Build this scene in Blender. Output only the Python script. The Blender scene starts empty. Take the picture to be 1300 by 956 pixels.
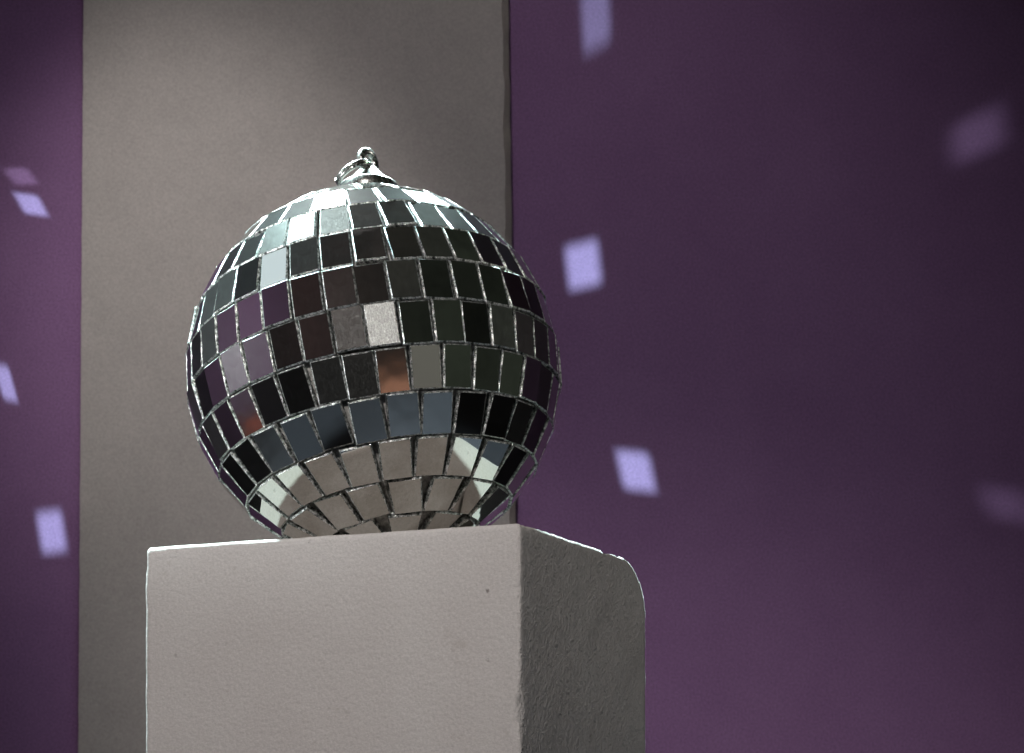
import bpy, bmesh, math, random
from mathutils import Vector, Matrix, noise
random.seed(7)
sc = bpy.context.scene
COL = sc.collection
PI = math.pi
R = math.radians

# ------------------------------------------------------------------ scene settings
sc.render.engine = 'CYCLES'
sc.cycles.use_denoising = True
sc.cycles.max_bounces = 10
sc.cycles.glossy_bounces = 6
sc.cycles.diffuse_bounces = 3
sc.cycles.sample_clamp_indirect = 3.0
sc.cycles.caustics_reflective = False
sc.view_settings.view_transform = 'Standard'
sc.view_settings.look = 'None'
sc.view_settings.exposure = 0

# ------------------------------------------------------------------ camera
F = 3000.0; PX = 650.0; PY = 1103.0; CZ = 0.07        # eye 7 cm above the table, level, long lens with vertical shift
EYE = Vector((0, 0, CZ))
cam = bpy.data.cameras.new('camera'); camo = bpy.data.objects.new('camera', cam); COL.objects.link(camo)
camo.location = EYE; camo.rotation_euler = (PI/2, 0, 0)
cam.sensor_width = 36; cam.lens = F/1300*36; cam.shift_y = (PY-478)/1300
cam.clip_start = 0.02; cam.clip_end = 50
cam.dof.use_dof = True; cam.dof.focus_distance = 0.90; cam.dof.aperture_fstop = 38
sc.camera = camo

def at(px, py, Y):
    return Vector(((px-PX)/F*Y, Y, CZ+(PY-py)/F*Y))
def pix(p):
    return (PX+F*p.x/p.y, PY-F*(p.z-CZ)/p.y)

# ------------------------------------------------------------------ node helpers
def mat(name):
    m = bpy.data.materials.new(name); m.use_nodes = True
    nt = m.node_tree; nt.nodes.clear()
    return m, nt
def N(nt, typ, **kw):
    n = nt.nodes.new(typ)
    for k, v in kw.items():
        if k in n.inputs: n.inputs[k].default_value = v
        else: setattr(n, k, v)
    return n
def L(nt, a, b): nt.links.new(a, b)
def out_bsdf(nt):
    o = N(nt, 'ShaderNodeOutputMaterial'); b = N(nt, 'ShaderNodeBsdfPrincipled')
    L(nt, b.outputs[0], o.inputs[0]); return b
def tex(nt, scale, detail=2.0, rough=0.5, vec=None, coord='Object'):
    t = N(nt, 'ShaderNodeTexNoise'); t.inputs['Scale'].default_value = scale
    t.inputs['Detail'].default_value = detail; t.inputs['Roughness'].default_value = rough
    if vec is None:
        c = N(nt, 'ShaderNodeTexCoord'); vec = c.outputs[coord]
    L(nt, vec, t.inputs['Vector']); return t
def ramp(nt, fac, stops):
    r = N(nt, 'ShaderNodeValToRGB'); e = r.color_ramp.elements
    while len(e) < len(stops): e.new(0.5)
    for el, (p, c) in zip(e, stops):
        el.position = p; el.color = (c[0], c[1], c[2], 1)
    L(nt, fac, r.inputs[0]); return r
def bump(nt, h, strength, dist, normal=None):
    b = N(nt, 'ShaderNodeBump'); b.inputs['Strength'].default_value = strength; b.inputs['Distance'].default_value = dist
    L(nt, h, b.inputs['Height'])
    if normal: L(nt, normal, b.inputs['Normal'])
    return b
def math_n(nt, op, a, b=None, c=None):
    m = N(nt, 'ShaderNodeMath', operation=op)
    for i, v in enumerate((a, b, c)):
        if v is None: continue
        if isinstance(v, (int, float)): m.inputs[i].default_value = v
        else: L(nt, v, m.inputs[i])
    return m.outputs[0]

# ------------------------------------------------------------------ materials
def mirror_mat(name, rough, haze, haze_rough, scratch, base=(0.80, 0.79, 0.765), wave=0.02):
    m, nt = mat(name)
    o = N(nt, 'ShaderNodeOutputMaterial')
    a = N(nt, 'ShaderNodeBsdfPrincipled'); a.inputs['Metallic'].default_value = 1
    a.inputs['Base Color'].default_value = (*base, 1); a.inputs['Roughness'].default_value = rough
    g = N(nt, 'ShaderNodeBsdfPrincipled'); g.inputs['Metallic'].default_value = 0.7
    g.inputs['Base Color'].default_value = (0.75, 0.77, 0.75, 1); g.inputs['Roughness'].default_value = haze_rough
    c = N(nt, 'ShaderNodeTexCoord')
    w = tex(nt, 120, 1, 0.4, c.outputs['Object'])
    bw = bump(nt, w.outputs['Fac'], wave, 0.001)
    L(nt, bw.outputs[0], a.inputs['Normal'])
    # dust and fine scratches decide how much of the surface is dull
    mp = N(nt, 'ShaderNodeMapping'); mp.inputs['Scale'].default_value = (1, 0.25, 1); mp.inputs['Rotation'].default_value = (0, 0, 0.7)
    L(nt, c.outputs['Object'], mp.inputs['Vector'])
    s = tex(nt, 1500, 3, 0.75, mp.outputs[0])
    d = tex(nt, 1300, 4, 0.8, c.outputs['Object'])
    big = tex(nt, 160, 3, 0.6, c.outputs['Object'])
    s2 = math_n(nt, 'POWER', math_n(nt, 'MULTIPLY', s.outputs['Fac'], 1.25), 5)
    d2 = math_n(nt, 'POWER', math_n(nt, 'MULTIPLY', d.outputs['Fac'], 1.3), 6)
    sm = math_n(nt, 'MULTIPLY', math_n(nt, 'ADD', s2, d2), scratch)
    hz = math_n(nt, 'MULTIPLY', math_n(nt, 'ADD', math_n(nt, 'MULTIPLY', big.outputs['Fac'], 1.0), 0.5), haze)
    fac = math_n(nt, 'MINIMUM', math_n(nt, 'ADD', hz, sm), 0.97)
    mx = N(nt, 'ShaderNodeMixShader'); L(nt, fac, mx.inputs[0]); L(nt, a.outputs[0], mx.inputs[1]); L(nt, g.outputs[0], mx.inputs[2])
    if scratch > 0.3:
        bb = bump(nt, d.outputs['Fac'], 0.5, 0.0004); L(nt, bb.outputs[0], g.inputs['Normal'])
    L(nt, mx.outputs[0], o.inputs[0])
    return m
M_MIRROR = mirror_mat('tile_mirror', 0.022, 0.012, 0.26, 0.035)
M_DULL = mirror_mat('tile_dull', 0.04, 0.03, 0.32, 0.14, wave=0.08)
M_SCUFF = mirror_mat('tile_scuffed', 0.02, 0.0, 0.40, 0.32)
M_WORN = mirror_mat('tile_worn', 0.075, 0.015, 0.40, 0.16)
M_SATIN = mirror_mat('tile_satin', 0.20, 0.22, 0.45, 1.3)

def edge_mat():
    m, nt = mat('tile_cut_glass_edge'); b = out_bsdf(nt)
    c = N(nt, 'ShaderNodeTexCoord')
    n1 = tex(nt, 480, 4, 0.75, c.outputs['Object'])
    r = ramp(nt, n1.outputs['Fac'], [(0.40, (0.035, 0.04, 0.038)), (0.50, (0.32, 0.34, 0.33)), (0.60, (1.0, 1.0, 1.0))])  # glints put into the colour as bright and dark stretches
    L(nt, r.outputs[0], b.inputs['Base Color'])
    b.inputs['Metallic'].default_value = 0.75
    r2 = ramp(nt, n1.outputs['Fac'], [(0.3, (0.5,)*3), (0.7, (0.22,)*3)])
    L(nt, r2.outputs[0], b.inputs['Roughness'])
    n2 = tex(nt, 1500, 2, 0.6, c.outputs['Object'])
    L(nt, bump(nt, n2.outputs['Fac'], 0.7, 0.0006).outputs[0], b.inputs['Normal'])
    return m
M_EDGE = edge_mat()

def core_mat():
    m, nt = mat('ball_core_foam'); b = out_bsdf(nt)
    n1 = tex(nt, 420, 4, 0.65)
    r = ramp(nt, n1.outputs['Fac'], [(0.3, (0.12, 0.12, 0.115)), (0.5, (0.36, 0.355, 0.34)), (0.7, (0.70, 0.70, 0.68))])
    L(nt, r.outputs[0], b.inputs['Base Color']); b.inputs['Roughness'].default_value = 0.6
    L(nt, bump(nt, n1.outputs['Fac'], 0.8, 0.001).outputs[0], b.inputs['Normal'])
    return m
M_CORE = core_mat()

def metal_mat():
    m, nt = mat('polished_nickel'); b = out_bsdf(nt)
    b.inputs['Metallic'].default_value = 1
    n1 = tex(nt, 700, 4, 0.6)
    r = ramp(nt, n1.outputs['Fac'], [(0.3, (0.42, 0.41, 0.38)), (0.7, (0.72, 0.73, 0.71))])
    L(nt, r.outputs[0], b.inputs['Base Color'])
    r2 = ramp(nt, n1.outputs['Fac'], [(0.3, (0.34,)*3), (0.7, (0.16,)*3)])
    L(nt, r2.outputs[0], b.inputs['Roughness'])
    L(nt, bump(nt, n1.outputs['Fac'], 0.15, 0.0006).outputs[0], b.inputs['Normal'])
    return m
M_METAL = metal_mat()

def plaster_mat():
    m, nt = mat('chalky_white_plaster'); b = out_bsdf(nt)
    c = N(nt, 'ShaderNodeTexCoord'); o = c.outputs['Object']
    n1 = tex(nt, 14, 4, 0.6, o); n2 = tex(nt, 900, 3, 0.7, o); n3 = tex(nt, 60, 5, 0.65, o)
    r = ramp(nt, n1.outputs['Fac'], [(0.3, (0.53, 0.495, 0.48)), (0.7, (0.59, 0.565, 0.55))])
    # dark pinholes, sparse
    v = N(nt, 'ShaderNodeTexVoronoi'); v.inputs['Scale'].default_value = 130
    wob = N(nt, 'ShaderNodeVectorMath', operation='MULTIPLY_ADD'); wob.inputs[1].default_value = (0.0035,)*3
    L(nt, tex(nt, 300, 3, 0.6, o).outputs['Color'], wob.inputs[0]); L(nt, o, wob.inputs[2]); L(nt, wob.outputs[0], v.inputs['Vector'])
    pin = N(nt, 'ShaderNodeMapRange', interpolation_type='SMOOTHSTEP'); pin.inputs[1].default_value = 0.05; pin.inputs[2].default_value = 0.16
    L(nt, v.outputs['Distance'], pin.inputs[0])
    sel = N(nt, 'ShaderNodeMapRange'); sel.inputs[1].default_value = 0.84; sel.inputs[2].default_value = 0.97
    sv = N(nt, 'ShaderNodeSeparateColor'); L(nt, v.outputs['Color'], sv.inputs[0]); L(nt, sv.outputs[0], sel.inputs[0])
    hole = math_n(nt, 'MULTIPLY', math_n(nt, 'SUBTRACT', 1, pin.outputs[0]), sel.outputs[0])
    # faint smudges
    sm = ramp(nt, n3.outputs['Fac'], [(0.26, (0.82, 0.80, 0.78)), (0.38, (1, 1, 1))])
    mul = N(nt, 'ShaderNodeMix', data_type='RGBA', blend_type='MULTIPLY'); mul.inputs[0].default_value = 1
    L(nt, r.outputs[0], mul.inputs[6]); L(nt, sm.outputs[0], mul.inputs[7])
    gr = ramp(nt, n2.outputs['Fac'], [(0.3, (0.86,)*3), (0.7, (1.08,)*3)])
    mul2 = N(nt, 'ShaderNodeMix', data_type='RGBA', blend_type='MULTIPLY'); mul2.inputs[0].default_value = 1
    L(nt, mul.outputs[2], mul2.inputs[6]); L(nt, gr.outputs[0], mul2.inputs[7])
    dk = N(nt, 'ShaderNodeMix', data_type='RGBA'); L(nt, math_n(nt, 'MULTIPLY', hole, 0.75), dk.inputs[0]); L(nt, mul2.outputs[2], dk.inputs[6]); dk.inputs[7].default_value = (0.12, 0.10, 0.09, 1)
    # blotchy shade put into the top's colour, so the tiles mirror it darker
    tn = N(nt, 'ShaderNodeSeparateXYZ'); L(nt, c.outputs['Normal'], tn.inputs[0])
    td = N(nt, 'ShaderNodeMapRange'); td.inputs[1].default_value = 0.7; td.inputs[2].default_value = 0.98; L(nt, tn.outputs[2], td.inputs[0])
    top_shade = ramp(nt, tex(nt, 45, 5, 0.65, o).outputs['Fac'], [(0.35, (0.60, 0.56, 0.51)), (0.65, (0.84, 0.81, 0.77))])
    tm = N(nt, 'ShaderNodeMix', data_type='RGBA', blend_type='MULTIPLY'); L(nt, td.outputs[0], tm.inputs[0]); L(nt, dk.outputs[2], tm.inputs[6]); L(nt, top_shade.outputs[0], tm.inputs[7])
    L(nt, tm.outputs[2], b.inputs['Base Color'])
    b.inputs['Roughness'].default_value = 0.72; b.inputs['Specular IOR Level'].default_value = 0.35
    n4 = tex(nt, 420, 4, 0.6, o)
    h = math_n(nt, 'ADD', math_n(nt, 'MULTIPLY', n4.outputs['Fac'], 0.9), math_n(nt, 'MULTIPLY', n2.outputs['Fac'], 0.35))
    h = math_n(nt, 'SUBTRACT', h, math_n(nt, 'MULTIPLY', hole, 1.0))
    flat = N(nt, 'ShaderNodeSeparateXYZ'); L(nt, c.outputs['Normal'], flat.inputs[0])
    h = math_n(nt, 'MULTIPLY', h, math_n(nt, 'SUBTRACT', 1.0, math_n(nt, 'MULTIPLY', math_n(nt, 'ABSOLUTE', flat.outputs[2]), 0.6)))      # the top is worn smoother
    # brushed, leathery skin on the side face only
    gn = N(nt, 'ShaderNodeSeparateXYZ'); L(nt, c.outputs['Normal'], gn.inputs[0])
    side = N(nt, 'ShaderNodeMapRange'); side.inputs[1].default_value = 0.5; side.inputs[2].default_value = 0.95
    L(nt, math_n(nt, 'MULTIPLY', gn.outputs[0], -1), side.inputs[0])
    mpz = N(nt, 'ShaderNodeMapping'); mpz.inputs['Scale'].default_value = (1, 1, 0.55); mpz.inputs['Rotation'].default_value = (0.5, 0, 0); L(nt, o, mpz.inputs['Vector'])
    n5 = tex(nt, 400, 3, 0.55, mpz.outputs[0]); n5.inputs['Distortion'].default_value = 1.2
    n6 = tex(nt, 40, 3, 0.6, o)
    veins = math_n(nt, 'ABSOLUTE', math_n(nt, 'SUBTRACT', n5.outputs['Fac'], 0.5))
    h = math_n(nt, 'ADD', h, math_n(nt, 'MULTIPLY', math_n(nt, 'MULTIPLY', veins, side.outputs[0]), math_n(nt, 'MULTIPLY', n6.outputs['Fac'], 20.0)))
    L(nt, bump(nt, h, 0.45, 0.0012).outputs[0], b.inputs['Normal'])
    return m
M_PLASTER = plaster_mat()

def paper_mat(name, lo, hi, grain):
    m, nt = mat(name); b = out_bsdf(nt)
    c = N(nt, 'ShaderNodeTexCoord'); o = c.outputs['Object']
    n1 = tex(nt, 3.0, 3, 0.55, o); n2 = tex(nt, 800, 3, 0.8, o)
    n0 = tex(nt, 26, 5, 0.65, o)
    r = ramp(nt, math_n(nt, 'ADD', math_n(nt, 'MULTIPLY', n1.outputs['Fac'], 0.6), math_n(nt, 'MULTIPLY', n0.outputs['Fac'], 0.4)), [(0.34, lo), (0.66, hi)])
    g = ramp(nt, n2.outputs['Fac'], [(0.30, (1-grain,)*3), (0.70, (1+grain,)*3)])
    mul = N(nt, 'ShaderNodeMix', data_type='RGBA', blend_type='MULTIPLY'); mul.inputs[0].default_value = 1
    L(nt, r.outputs[0], mul.inputs[6]); L(nt, g.outputs[0], mul.inputs[7])
    L(nt, mul.outputs[2], b.inputs['Base Color'])
    b.inputs['Roughness'].default_value = 0.85; b.inputs['Specular IOR Level'].default_value = 0.15
    L(nt, bump(nt, n2.outputs['Fac'], 0.25, 0.001).outputs[0], b.inputs['Normal'])
    return m
M_PURPLE = paper_mat('purple_paint', (0.228, 0.117, 0.250), (0.274, 0.147, 0.296), 0.36)
M_GREY = paper_mat('grey_card', (0.375, 0.340, 0.325), (0.47, 0.425, 0.405), 0.17)
M_CUT = paper_mat('cut_card_edge', (0.40, 0.36, 0.31), (0.62, 0.57, 0.50), 0.2)
M_TABLE = paper_mat('slate_blue_cloth', (0.012, 0.011, 0.0145), (0.018, 0.0168, 0.0215), 0.15)

# ------------------------------------------------------------------ object helpers
def link(name, bm, mats, parent=None, smooth=False):
    me = bpy.data.meshes.new(name); bm.to_mesh(me); bm.free()
    for m in mats: me.materials.append(m)
    if smooth:
        for p in me.polygons: p.use_smooth = True
    o = bpy.data.objects.new(name, me); COL.objects.link(o)
    if parent: o.parent = parent
    return o

# ------------------------------------------------------------------ the block (plinth)
ZT = 0.200                                   # its top
Z0 = (ZT-CZ)/0.1465                          # depth of its near corner
near = at(660.5, 663, Z0)
dl = Vector((-math.sin(R(66)), math.cos(R(66)), 0))     # along the front face, leftwards
dr = Vector((math.sin(R(24)), math.cos(R(24)), 0))      # along the side face, rightwards
BL, BM_, BH = 0.1867*Z0, 0.150*Z0, ZT

def block_bm():
    bm = bmesh.new()
    st = 0.00145
    nu, nv, nw = int(BL/st), int(BM_/st), int(BH/st)
    cache = {}
    def V(i, j, k):
        key = (i, j, k)
        if key not in cache: cache[key] = bm.verts.new(shape(i/nu*BL, j/nv*BM_, k/nw*BH))
        return cache[key]
    def shape(u, v, w):
        P = Vector((u, v, w))
        n1 = noise.noise(P*90); n2 = noise.noise(P*260+Vector((7, 3, 1))); n3 = noise.noise(P*35+Vector((2, 9, 4)))
        r = 0.0011 + 0.0007*n1 + 0.0006*n2
        # worn vertical arris nearest the viewer: nicks here and there
        if u < 0.01 and v < 0.01: r += 0.007*max(0, n1-0.2)+0.009*max(0, n3-0.25)+0.008*max(0, n2-0.3)
        if w > BH-0.01 and u > 0.03: r += 0.0012*max(0, n3-0.2)
        if u > BL-0.01 and w > BH-0.01: r = max(r, 0.0022)
        r = max(r, 0.0004)
        # broken, rounded top edge at the back
        R2 = 0.0270
        if v > 0.083: w = min(w, BH-0.0010-0.0008*n1) if w > BH-0.004 else w
        if v > BM_-R2 and w > BH-R2:
            a, b = v-(BM_-R2), w-(BH-R2)
            m = max(a, b); l = math.hypot(a, b)
            if l > 1e-9:
                s = m/l*(1+0.020*n1+0.02*n3)
                v, w = BM_-R2+a*s, BH-R2+b*s
        P = Vector((u, v, w))
        Q = Vector((min(max(u, r), BL-r), min(max(v, r), BM_-r), min(max(w, r), BH-r)))
        d = P-Q
        if (abs(d.x) > 1e-7)+(abs(d.y) > 1e-7)+(abs(d.z) > 1e-7) >= 2:
            d = d.normalized()*r; P = Q+d
        P += Vector((noise.noise(P*55), noise.noise(P*55+Vector((5, 5, 5))), noise.noise(P*55+Vector((9, 1, 5)))))*0.00018
        # shallow dents in the faces
        return P
    def face(f, na, nb):
        for a in range(na):
            for b in range(nb):
                bm.faces.new((V(*f(a, b)), V(*f(a+1, b)), V(*f(a+1, b+1)), V(*f(a, b+1))))
    face(lambda a, b: (a, 0, b), nu, nw); face(lambda a, b: (a, nv, b), nu, nw)
    face(lambda a, b: (0, a, b), nv, nw); face(lambda a, b: (nu, a, b), nv, nw)
    face(lambda a, b: (a, b, 0), nu, nv); face(lambda a, b: (a, b, nw), nu, nv)
    bmesh.ops.recalc_face_normals(bm, faces=bm.faces)
    return bm
blk = link('plaster_block', block_bm(), [M_PLASTER], smooth=True)
blk.matrix_world = Matrix(((dl.x, dr.x, 0, near.x), (dl.y, dr.y, 0, near.y), (0, 0, 1, 0), (0, 0, 0, 1)))
blk['label'] = 'chalky off-white rectangular plaster block with one broken rounded corner, carrying the mirror ball'
blk['category'] = 'block'

# ------------------------------------------------------------------ the mirror ball
RB = 0.0788
C = Vector(((475-PX)/F*1.002, 1.002, ZT+RB-0.0004))
d = (C-EYE).normalized()
rt = d.cross(Vector((0, 0, 1))).normalized(); up = rt.cross(d).normalized()
tl, tb = R(9.4), R(20.9)
ax = (math.cos(tb)*(math.cos(tl)*up-math.sin(tl)*rt)+math.sin(tb)*d).normalized()      # pole leans left and back
sx = (math.cos(tl)*rt+math.sin(tl)*up).normalized()                                   # "east" as seen
fy = ax.cross(sx).normalized()                                                       # away from the viewer
BALL = Matrix((sx, fy, ax)).transposed()
ball = bpy.data.objects.new('mirror_ball', None); COL.objects.link(ball)
ball.empty_display_size = 0.02
ball.location = (C.x, C.y, ZT)
ball['label'] = 'silver mirror ball of square glass tiles resting on the pale plaster block'
ball['category'] = 'disco ball'
OFF = Matrix.Translation(C-ball.location)

core_r = RB-0.0030
bm = bmesh.new(); bmesh.ops.create_uvsphere(bm, u_segments=96, v_segments=64, radius=core_r)
core = link('ball_core', bm, [M_CORE], ball, True); core.matrix_local = OFF @ BALL.to_4x4()

# latitude, how many tiles, longitude of one joint of that row, share of taper cut into the tile
ROWS = [(84.0, 5, None, 1), (71.6, 12, None, 0.9), (58.6, 20, 8.0, 0.8), (45.6, 26, 14.4, 0.7), (32.6, 32, 11.8, 0.6), (19.6, 35, 20.6, 0.5),
        (6.5, 37, 8.6, 0), (-6.5, 37, 9.6, 0), (-19.5, 35, 11.4, 0), (-32.6, 29, 14.1, 0),
        (-45.7, 24, 11.2, 0.35), (-58.8, 17, 18.0, 0.4), (-71.8, 10, 23.4, 0.45), (-84.0, 4, None, 1)]
PITCH = R(13.05)
GAP = 0.00055
tiles = []       # dicts: M (local to ball centre), n, p (world), w, h, taper
for lat, n, ref, cut in ROWS:
    la = R(lat)
    hgt = RB*PITCH-GAP
    if abs(lat) > 80: hgt *= 0.85
    wm = 2*PI*RB*math.cos(la)/n
    wt = 2*PI*RB*math.cos(min(abs(la)+PITCH/2, R(89)))/n; wb = 2*PI*RB*math.cos(max(abs(la)-PITCH/2, 0))/n     # pole side / equator side
    w_narrow = min(wm, wt*1.03)-GAP
    wpole = w_narrow if cut == 0 else max(wt*1.02-GAP, 0.002)
    weq = w_narrow if cut == 0 else (wpole+(wb-GAP-wpole)*cut)
    lam0 = R(ref) if ref else random.uniform(0, 1)
    for i in range(n):
        lam = lam0+(i+0.5)*2*PI/n + random.gauss(0, 0.004)
        l2 = la+random.gauss(0, 0.0035)
        nb = Vector((math.cos(l2)*math.sin(lam), -math.cos(l2)*math.cos(lam), math.sin(l2)))
        e = Vector((math.cos(lam), math.sin(lam), 0)); nn = nb.cross(e).normalized()
        # hand-glued: every tile sits a little crooked
        k = (1.0 if random.random() < 0.88 else 2.4)*(1.7 if lat < -40 else 1)
        tx, ty, tz = random.gauss(0, 0.012)*k, random.gauss(0, 0.012)*k, random.gauss(0, 0.010)*k
        Rm = Matrix((e, nn, nb)).transposed() @ (Matrix.Rotation(tx, 3, 'X') @ Matrix.Rotation(ty, 3, 'Y') @ Matrix.Rotation(tz, 3, 'Z'))
        rad = RB+random.gauss(0, 0.00022)-0.0001
        Mloc = BALL.to_4x4() @ Matrix.Translation(nb*rad) @ Rm.to_4x4()
        top, bot = (wpole, weq) if la >= 0 else (weq, wpole)
        nw = (Mloc.to_3x3() @ Vector((0, 0, 1))).normalized()
        pw = C+Mloc.translation
        tiles.append(dict(M=Mloc, n=nw, p=pw, top=top, bot=bot, h=hgt, row=lat, px=pix(pw)))

def refl(t):
    v = (t['p']-EYE).normalized(); return v-2*v.dot(t['n'])*t['n']
def facing(t): return (EYE-t['p']).normalized().dot(t['n'])
front = [t for t in tiles if facing(t) > 0.05]
def nearest(px, py, rows=None):
    return min((t for t in front), key=lambda t: (t['px'][0]-px)**2+(t['px'][1]-py)**2)

TH = 0.0024; CH = 0.00055
def tile_into(bm, t, M):
    a, b, h = t['top'], t['bot'], t['h']
    def ring(inset, z):
        return [bm.verts.new(M @ Vector((x, y, z))) for x, y in ((-b/2+inset, -h/2+inset), (b/2-inset, -h/2+inset), (a/2-inset, h/2-inset), (-a/2+inset, h/2-inset))]
    r0, r1, r2 = ring(0, -TH), ring(0, -CH), ring(CH, 0)
    f = bm.faces.new(r2); f.material_index = 0
    for p, q in ((r0, r1), (r1, r2)):
        for i in range(4):
            g = bm.faces.new((p[i], p[(i+1) % 4], q[(i+1) % 4], q[i])); g.material_index = 1
    g = bm.faces.new(r0[::-1]); g.material_index = 1

SPECIAL = {}
for (x, y, m) in ((447, 425, 'scuff'), (486, 416, 'satin'), (461, 474, 'scuff2'), (500, 470, 'scuff2'), (330, 525, 'scuff2'), (465, 525, 'scuff2')):
    SPECIAL[id(nearest(x, y))] = m

def weight(t):
    x, y = t['px']
    hid = 0 if y > 676-(x-480)*0.06 else 1
    return facing(t)*t['h']*(t['top']+t['bot'])/2*hid
ranked = sorted(front, key=weight, reverse=True)
shown = ranked[:100]; shown_ids = {id(t) for t in shown}
for t in shown:
    sp = SPECIAL.get(id(t))
    bm = bmesh.new(); tile_into(bm, t, Matrix.Identity(4))
    m = {None: M_DULL if random.random() < 0.2 else M_MIRROR, 'scuff': M_SCUFF, 'scuff2': M_WORN, 'satin': M_SATIN}[sp]
    o = link('mirror_tile', bm, [m, M_EDGE], ball); o.matrix_local = OFF @ t['M']
    if sp in ('scuff', 'satin'): o['label'] = 'scratched dull silver tile'
bm = bmesh.new()
for t in tiles:
    if id(t) not in shown_ids: tile_into(bm, t, t['M'])
rest = link('mirror_tile', bm, [M_MIRROR, M_EDGE], ball); rest.matrix_local = OFF; rest['kind'] = 'stuff'

# cap, eye and split ring at the pole
CAP = OFF @ BALL.to_4x4() @ Matrix.Rotation(R(7.2), 4, 'Y') @ Matrix.Translation((0, 0, RB))
def lathe(prof, seg=48):
    bm = bmesh.new(); rings = []
    for r, z in prof:
        rings.append([bm.verts.new((r*math.cos(2*PI*i/seg), r*math.sin(2*PI*i/seg), z)) for i in range(seg)])
    for p, q in zip(rings, rings[1:]):
        for i in range(seg): bm.faces.new((p[i], p[(i+1) % seg], q[(i+1) % seg], q[i]))
    bm.faces.new(rings[0][::-1]); bm.faces.new(rings[-1])
    return bm
def tube(pts, r, closed=True, seg=14):
    bm = bmesh.new(); n = len(pts); rings = []
    prev = None
    for i, p in enumerate(pts):
        a = pts[(i-1) % n] if closed or i else p; b = pts[(i+1) % n] if closed or i < n-1 else p
        t = (b-a).normalized()
        u = prev if prev else (Vector((0.3, 1, 0.2)) if abs(t.y) < 0.9 else Vector((1, 0, 0.1)))
        u = (u-t*u.dot(t)).normalized(); prev = u; v = t.cross(u)
        rings.append([bm.verts.new(p+(u*math.cos(2*PI*k/seg)+v*math.sin(2*PI*k/seg))*r) for k in range(seg)])
    for i in range(n if closed else n-1):
        p, q = rings[i], rings[(i+1) % n]
        for k in range(seg): bm.faces.new((p[k], p[(k+1) % seg], q[(k+1) % seg], q[k]))
    if not closed: bm.faces.new(rings[0][::-1]); bm.faces.new(rings[-1])
    bmesh.ops.recalc_face_normals(bm, faces=bm.faces)
    return bm
cap = link('metal_cap', lathe([(0.0128, -0.0025), (0.0128, 0.0062), (0.0124, 0.0070), (0.0108, 0.0076), (0.0100, 0.0080), (0.0086, 0.0094), (0.0068, 0.0114), (0.0058, 0.0126), (0.0050, 0.0134), (0.0044, 0.0140), (0.0036, 0.0152)]), [M_METAL], ball, True)
cap.matrix_local = CAP
ea = R(52)
eye_pts = [Vector((math.cos(ea)*0.0045*math.cos(a), math.sin(ea)*0.0045*math.cos(a), 0.0180+0.0047*math.sin(a))) for a in [2*PI*i/40 for i in range(40)]]
eye = link('hanging_eye', tube(eye_pts, 0.0018), [M_METAL], ball, True); eye.matrix_local = CAP
rr = 0.0080
dv = Vector((-0.86, 0.0, -0.42)).normalized(); pv = Vector((0.18, 0.97, 0.05)); pv = (pv-dv*pv.dot(dv)).normalized(); nv_ = dv.cross(pv)
cen = Vector((0.0012, 0, 0.0166))+dv*rr
sp_pts = [cen+(dv*math.cos(a)+pv*math.sin(a))*rr+nv_*(0.0026*(i/110-0.5)) for i, a in [(i, 4*PI*i/110) for i in range(111)]]
ring = link('split_ring', tube(sp_pts, 0.00095, closed=False), [M_METAL], ball, True); ring.matrix_local = CAP

# ------------------------------------------------------------------ the backdrop
YW = 1.600
def sheet(pts):
    bm = bmesh.new()
    bm.faces.new([bm.verts.new(p) for p in pts]); return bm
bm = bmesh.new()
# one bent sheet of painted board: back wall and its left return
prof = [Vector((2.2, YW, 0))]+[Vector((-1.0+0.12*(1-math.sin(a)), YW-0.12*(1-math.cos(a)), 0)) for a in [PI/2*i/10 for i in range(11)]]+[Vector((-1.0, 0.45, 0))]
lo = [bm.verts.new(p) for p in prof]; hi = [bm.verts.new(p+Vector((0, 0, 1.45))) for p in prof]
for i in range(len(prof)-1): bm.faces.new((lo[i], lo[i+1], hi[i+1], hi[i]))
wall = link('wall', bm, [M_PURPLE]); wall['kind'] = 'structure'
bm = sheet([Vector((-2.5, -1.6, 0)), Vector((2.5, -1.6, 0)), Vector((2.5, YW+0.05, 0)), Vector((-2.5, YW+0.05, 0))])
table = link('table_top', bm, [M_TABLE]); table['kind'] = 'structure'

# the grey board that leans flat in front of the purple wall
def board_bm():
    yf, yb = 1.582, 1.597
    bm = bmesh.new(); n = 260; H0, H1 = 0.0, 0.86
    rows = []
    for i in range(n+1):
        z = H0+(H1-H0)*i/n
        py = PY-(z-CZ)*F/yf
        xl = (100+6*(866-py)/866-PX)/F*yf
        xr = (647-9.5*(650-py)/650-PX)/F*yf
        j = 0.0012*noise.noise(Vector((0, 0, z*38)))+0.0008*noise.noise(Vector((3, 0, z*120)))
        jl = 0.0003*noise.noise(Vector((5, 0, z*70)))
        xs = xr+0.0042+0.0006*noise.noise(Vector((8, 0, z*60)))
        rows.append([bm.verts.new((xl+jl, yb, z)), bm.verts.new((xl+jl, yf, z)), bm.verts.new((xr+j, yf, z)), bm.verts.new((xs, yf+0.008, z)), bm.verts.new((xs-0.0005, yb, z))])
    for p, q in zip(rows, rows[1:]):
        for k in range(4):
            f = bm.faces.new((p[k], p[k+1], q[k+1], q[k])); f.material_index = 0 if k == 1 else 1
        bm.faces.new((p[4], p[0], q[0], q[4]))
    bm.faces.new(rows[0]); bm.faces.new(rows[-1][::-1])
    bmesh.ops.recalc_face_normals(bm, faces=bm.faces)
    return bm
bd = link('grey_board', board_bm(), [M_GREY, M_CUT])
bd['label'] = 'tall pale grey board with a ragged cut edge, standing upright behind the mirror ball'
bd['category'] = 'board'

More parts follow.
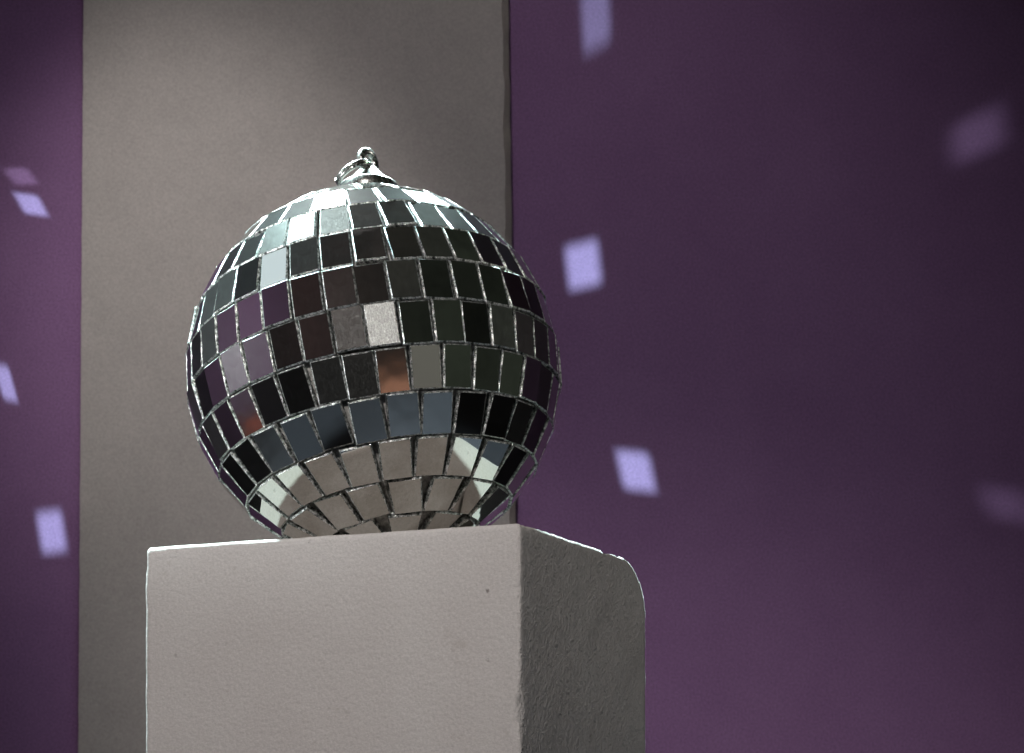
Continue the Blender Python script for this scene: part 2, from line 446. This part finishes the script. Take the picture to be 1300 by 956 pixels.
# ------------------------------------------------------------------ light
def look(o, tgt):
    o.rotation_euler = (Vector(tgt)-o.location).to_track_quat('-Z', 'Y').to_euler()
def spot(name, loc, tgt, power, half, blend, radius, col=(1, 1, 1)):
    l = bpy.data.lights.new(name, 'SPOT'); o = bpy.data.objects.new(name, l); COL.objects.link(o)
    l.energy = power; l.spot_size = 2*R(half); l.spot_blend = blend; l.shadow_soft_size = radius; l.color = col
    o.location = loc; look(o, tgt); return o
def area(name, loc, tgt, power, w, h, col=(1, 1, 1)):
    l = bpy.data.lights.new(name, 'AREA'); o = bpy.data.objects.new(name, l); COL.objects.link(o)
    l.shape = 'RECTANGLE'; l.size = w; l.size_y = h; l.energy = power; l.color = col
    o.location = loc; look(o, tgt); return o

# lamps standing where no tile mirrors them to the viewer
def clear_spot(azs, els, dist, az0, el0):
    best = None
    for az in azs:
        for el in els:
            lp = C+dist*Vector((math.sin(R(az))*math.cos(R(el)), -math.cos(R(az))*math.cos(R(el)), math.sin(R(el))))
            m = math.degrees(min(math.acos(max(-1, min(1, refl(t).dot((lp-t['p']).normalized())))) for t in front))
            sc_ = min(m, 7)-0.12*abs(az-az0)-0.12*abs(el-el0)
            if best is None or sc_ > best[0]: best = (sc_, lp, m, az, el)
    return best[1]
# two hard keys behind the ball, left and right: they light the block's top on either side of the ball's shadow
KL = clear_spot(range(232, 250), range(46, 62), 0.85, 238, 54)
spot('key_lamp', KL, C+Vector((0, 0, -0.05)), 270, 17, 0.4, 0.014, (0.74, 1.0, 1.0))
KR = clear_spot(range(163, 178), range(42, 60), 0.80, 170, 50)
spot('key_lamp', KR, C+Vector((0.03, 0, -0.05)), 215, 20, 0.4, 0.014, (0.74, 1.0, 1.0))
# narrow lamp behind, just where the brightest tile mirrors it to the viewer
hot = nearest(404, 256)
spot('back_lamp', hot['p']+refl(hot)*0.80, hot['p'], 240, 5.5, 0.8, 0.020, (0.90, 1.0, 0.99))

FILL = clear_spot(range(-26, -3), range(10, 36), 1.25, -13, 20)
spot('fill_lamp', FILL, C+Vector((0, 0, -0.10)), 37, 16, 1.0, 0.04, (1.0, 0.95, 0.91))
SL = clear_spot(range(-95, -60), range(-4, 30), 0.9, -78, 10)  # added side lamp, so the tile edges glint
spot('side_lamp', SL, C+Vector((0, 0, 0.05)), 30, 11, 0.6, 0.03, (0.95, 1.0, 1.0))
SR = clear_spot(range(75, 110), range(0, 30), 0.9, 92, 10)  # added as well, lifts the block's side face
spot('side_lamp', SR, C+Vector((0.05, 0, -0.02)), 2.3, 15, 0.8, 0.03, (1.0, 0.97, 0.88))

# added spots that wash the backdrop
spot('wash_lamp', (-0.10, 0.75, 1.25), at(600, 680, YW), 11.5, 27, 1.0, 0.06, (1.0, 0.96, 0.97))
spot('board_lamp', (-0.32, 1.0, 1.0), at(265, 430, YW), 12.5, 14.5, 1.0, 0.03, (1.0, 0.97, 0.93))  # added pale glow on the board, left of the ball
spot('return_lamp', (0.55, 0.95, 1.55), (-1.0, 0.80, 0.50), 52, 19, 1.0, 0.05, (1.0, 0.96, 0.97))  # added so the left tiles mirror a lit purple return

# added area lamps, unseen, each placed for one tile to mirror
def glimpse(px, py, dist, w, h, lum, col, off=(0, 0)):
    t = nearest(px, py)
    p = C+t['M'] @ Vector((off[0], off[1], 0)); v = (p-EYE).normalized(); r = v-2*v.dot(t['n'])*t['n']
    return area('reflection_lamp', p+r*dist, p, lum*PI*w*h, w, h, col)
glimpse(343, 357, 0.75, 0.11, 0.14, 0.85, (0.80, 0.95, 1.0))
glimpse(540, 465, 1.7, 0.12, 0.16, 0.12, (1.0, 0.97, 0.86))
glimpse(330, 525, 0.75, 0.018, 0.012, 0.2, (1.0, 0.16, 0.04), (0.003, -0.006))
tt = nearest(478, 522); tr = refl(tt); TP = tt['p']+tr*(tt['p'].z/-tr.z)      # added spot lights the cloth here for the lower tiles to mirror
spot('cloth_lamp', TP+Vector((-0.25, -0.55, 0.75)), TP, 1.3, 14, 1.0, 0.05, (0.95, 0.92, 1.0))
glimpse(500, 470, 1.6, 0.06, 0.022, 0.55, (1.0, 0.48, 0.30), (0.003, -0.0085))

# flecks of light on the wall, standing in for tile reflections: each an added spot with a tile-shaped mask
def fleck(px, py, a, b, lum, soft):
    tint = (0.56, 1.0, 1.0) if lum > 0.2 else (0.80, 0.95, 0.98)
    T = at(px, py, YW-0.001); k = YW/F
    va = Vector((a[0]*k, 0, -a[1]*k)); vb = Vector((b[0]*k, 0, -b[1]*k))     # half axes on the wall
    n = ((T-C).normalized()); P = C+n*(RB*1.12)
    D = (T-P).length
    cosw = abs((T-P).normalized().y)
    o = spot('fleck_lamp', P, T, lum*PI*4*PI*D*D/cosw/0.28, math.degrees(math.atan((va.length+vb.length)*2.2/D)), 0, 0.0005, tint)
    bpy.context.view_layer.update()
    Minv = o.matrix_world.inverted()
    def q(p):
        l = Minv @ p; return l.x/-l.z, l.y/-l.z
    q0 = q(T); qa = q(T+va); qb = q(T+vb)
    j = Matrix(((qa[0]-q0[0], qb[0]-q0[0]), (qa[1]-q0[1], qb[1]-q0[1]))).inverted()
    l = o.data; l.use_nodes = True; nt = l.node_tree
    em = [x for x in nt.nodes if x.type == 'EMISSION'][0]
    c = N(nt, 'ShaderNodeTexCoord'); s = N(nt, 'ShaderNodeSeparateXYZ'); L(nt, c.outputs['Normal'], s.inputs[0])
    zx = math_n(nt, 'ABSOLUTE', s.outputs[2])
    X = math_n(nt, 'DIVIDE', s.outputs[0], zx); Y = math_n(nt, 'DIVIDE', s.outputs[1], zx)
    res = None
    for r_ in range(2):
        u = math_n(nt, 'ABSOLUTE', math_n(nt, 'ADD', math_n(nt, 'MULTIPLY', X, j[r_][0]), math_n(nt, 'MULTIPLY', Y, j[r_][1])))
        mr = N(nt, 'ShaderNodeMapRange', interpolation_type='SMOOTHSTEP')
        mr.inputs[1].default_value = 1-soft; mr.inputs[2].default_value = 1+soft; mr.inputs[3].default_value = 1; mr.inputs[4].default_value = 0
        L(nt, u, mr.inputs[0]); res = mr.outputs[0] if res is None else math_n(nt, 'MULTIPLY', res, mr.outputs[0])
    L(nt, res, em.inputs['Strength'])
FLECKS = [(756, 22, (17, -9), (2, 38), 0.24, 0.5), (740, 337, (20, -5), (3, 27), 0.66, 0.46), (807, 598, (20, 2), (5, 24), 0.66, 0.48),
          (1240, 172, (32, -14), (3, 24), 0.07, 0.7), (1276, 640, (28, 4), (6, 20), 0.05, 0.8), (40, 260, (15, 2), (7, 13), 0.6, 0.42),
          (27, 224, (14, -1), (8, 10), 0.16, 0.5), (8, 486, (9, 2), (6, 22), 0.55, 0.42), (66, 675, (15, -2), (4, 25), 0.64, 0.48)]
for f in FLECKS: fleck(*f)

# dim dark room all round
w = bpy.data.worlds.new('World'); sc.world = w; w.use_nodes = True
nt = w.node_tree; nt.nodes.clear()
wo = N(nt, 'ShaderNodeOutputWorld'); bg = N(nt, 'ShaderNodeBackground'); L(nt, bg.outputs[0], wo.inputs[0])
c = N(nt, 'ShaderNodeTexCoord'); s = N(nt, 'ShaderNodeSeparateXYZ'); L(nt, c.outputs['Generated'], s.inputs[0])
nz = tex(nt, 7.0, 5, 0.62, c.outputs['Generated'])
mr = N(nt, 'ShaderNodeMapRange'); mr.inputs[1].default_value = -0.9; mr.inputs[2].default_value = 0.9; L(nt, s.outputs[0], mr.inputs[0])
rp = ramp(nt, mr.outputs[0], [(0.25, (0.017, 0.0095, 0.0095)), (0.5, (0.014, 0.011, 0.010)), (0.75, (0.0105, 0.0130, 0.0095))])
L(nt, rp.outputs[0], bg.inputs['Color'])
L(nt, math_n(nt, 'MULTIPLY', math_n(nt, 'POWER', math_n(nt, 'MULTIPLY', nz.outputs['Fac'], 2.0), 3.5), 1.0), bg.inputs['Strength'])
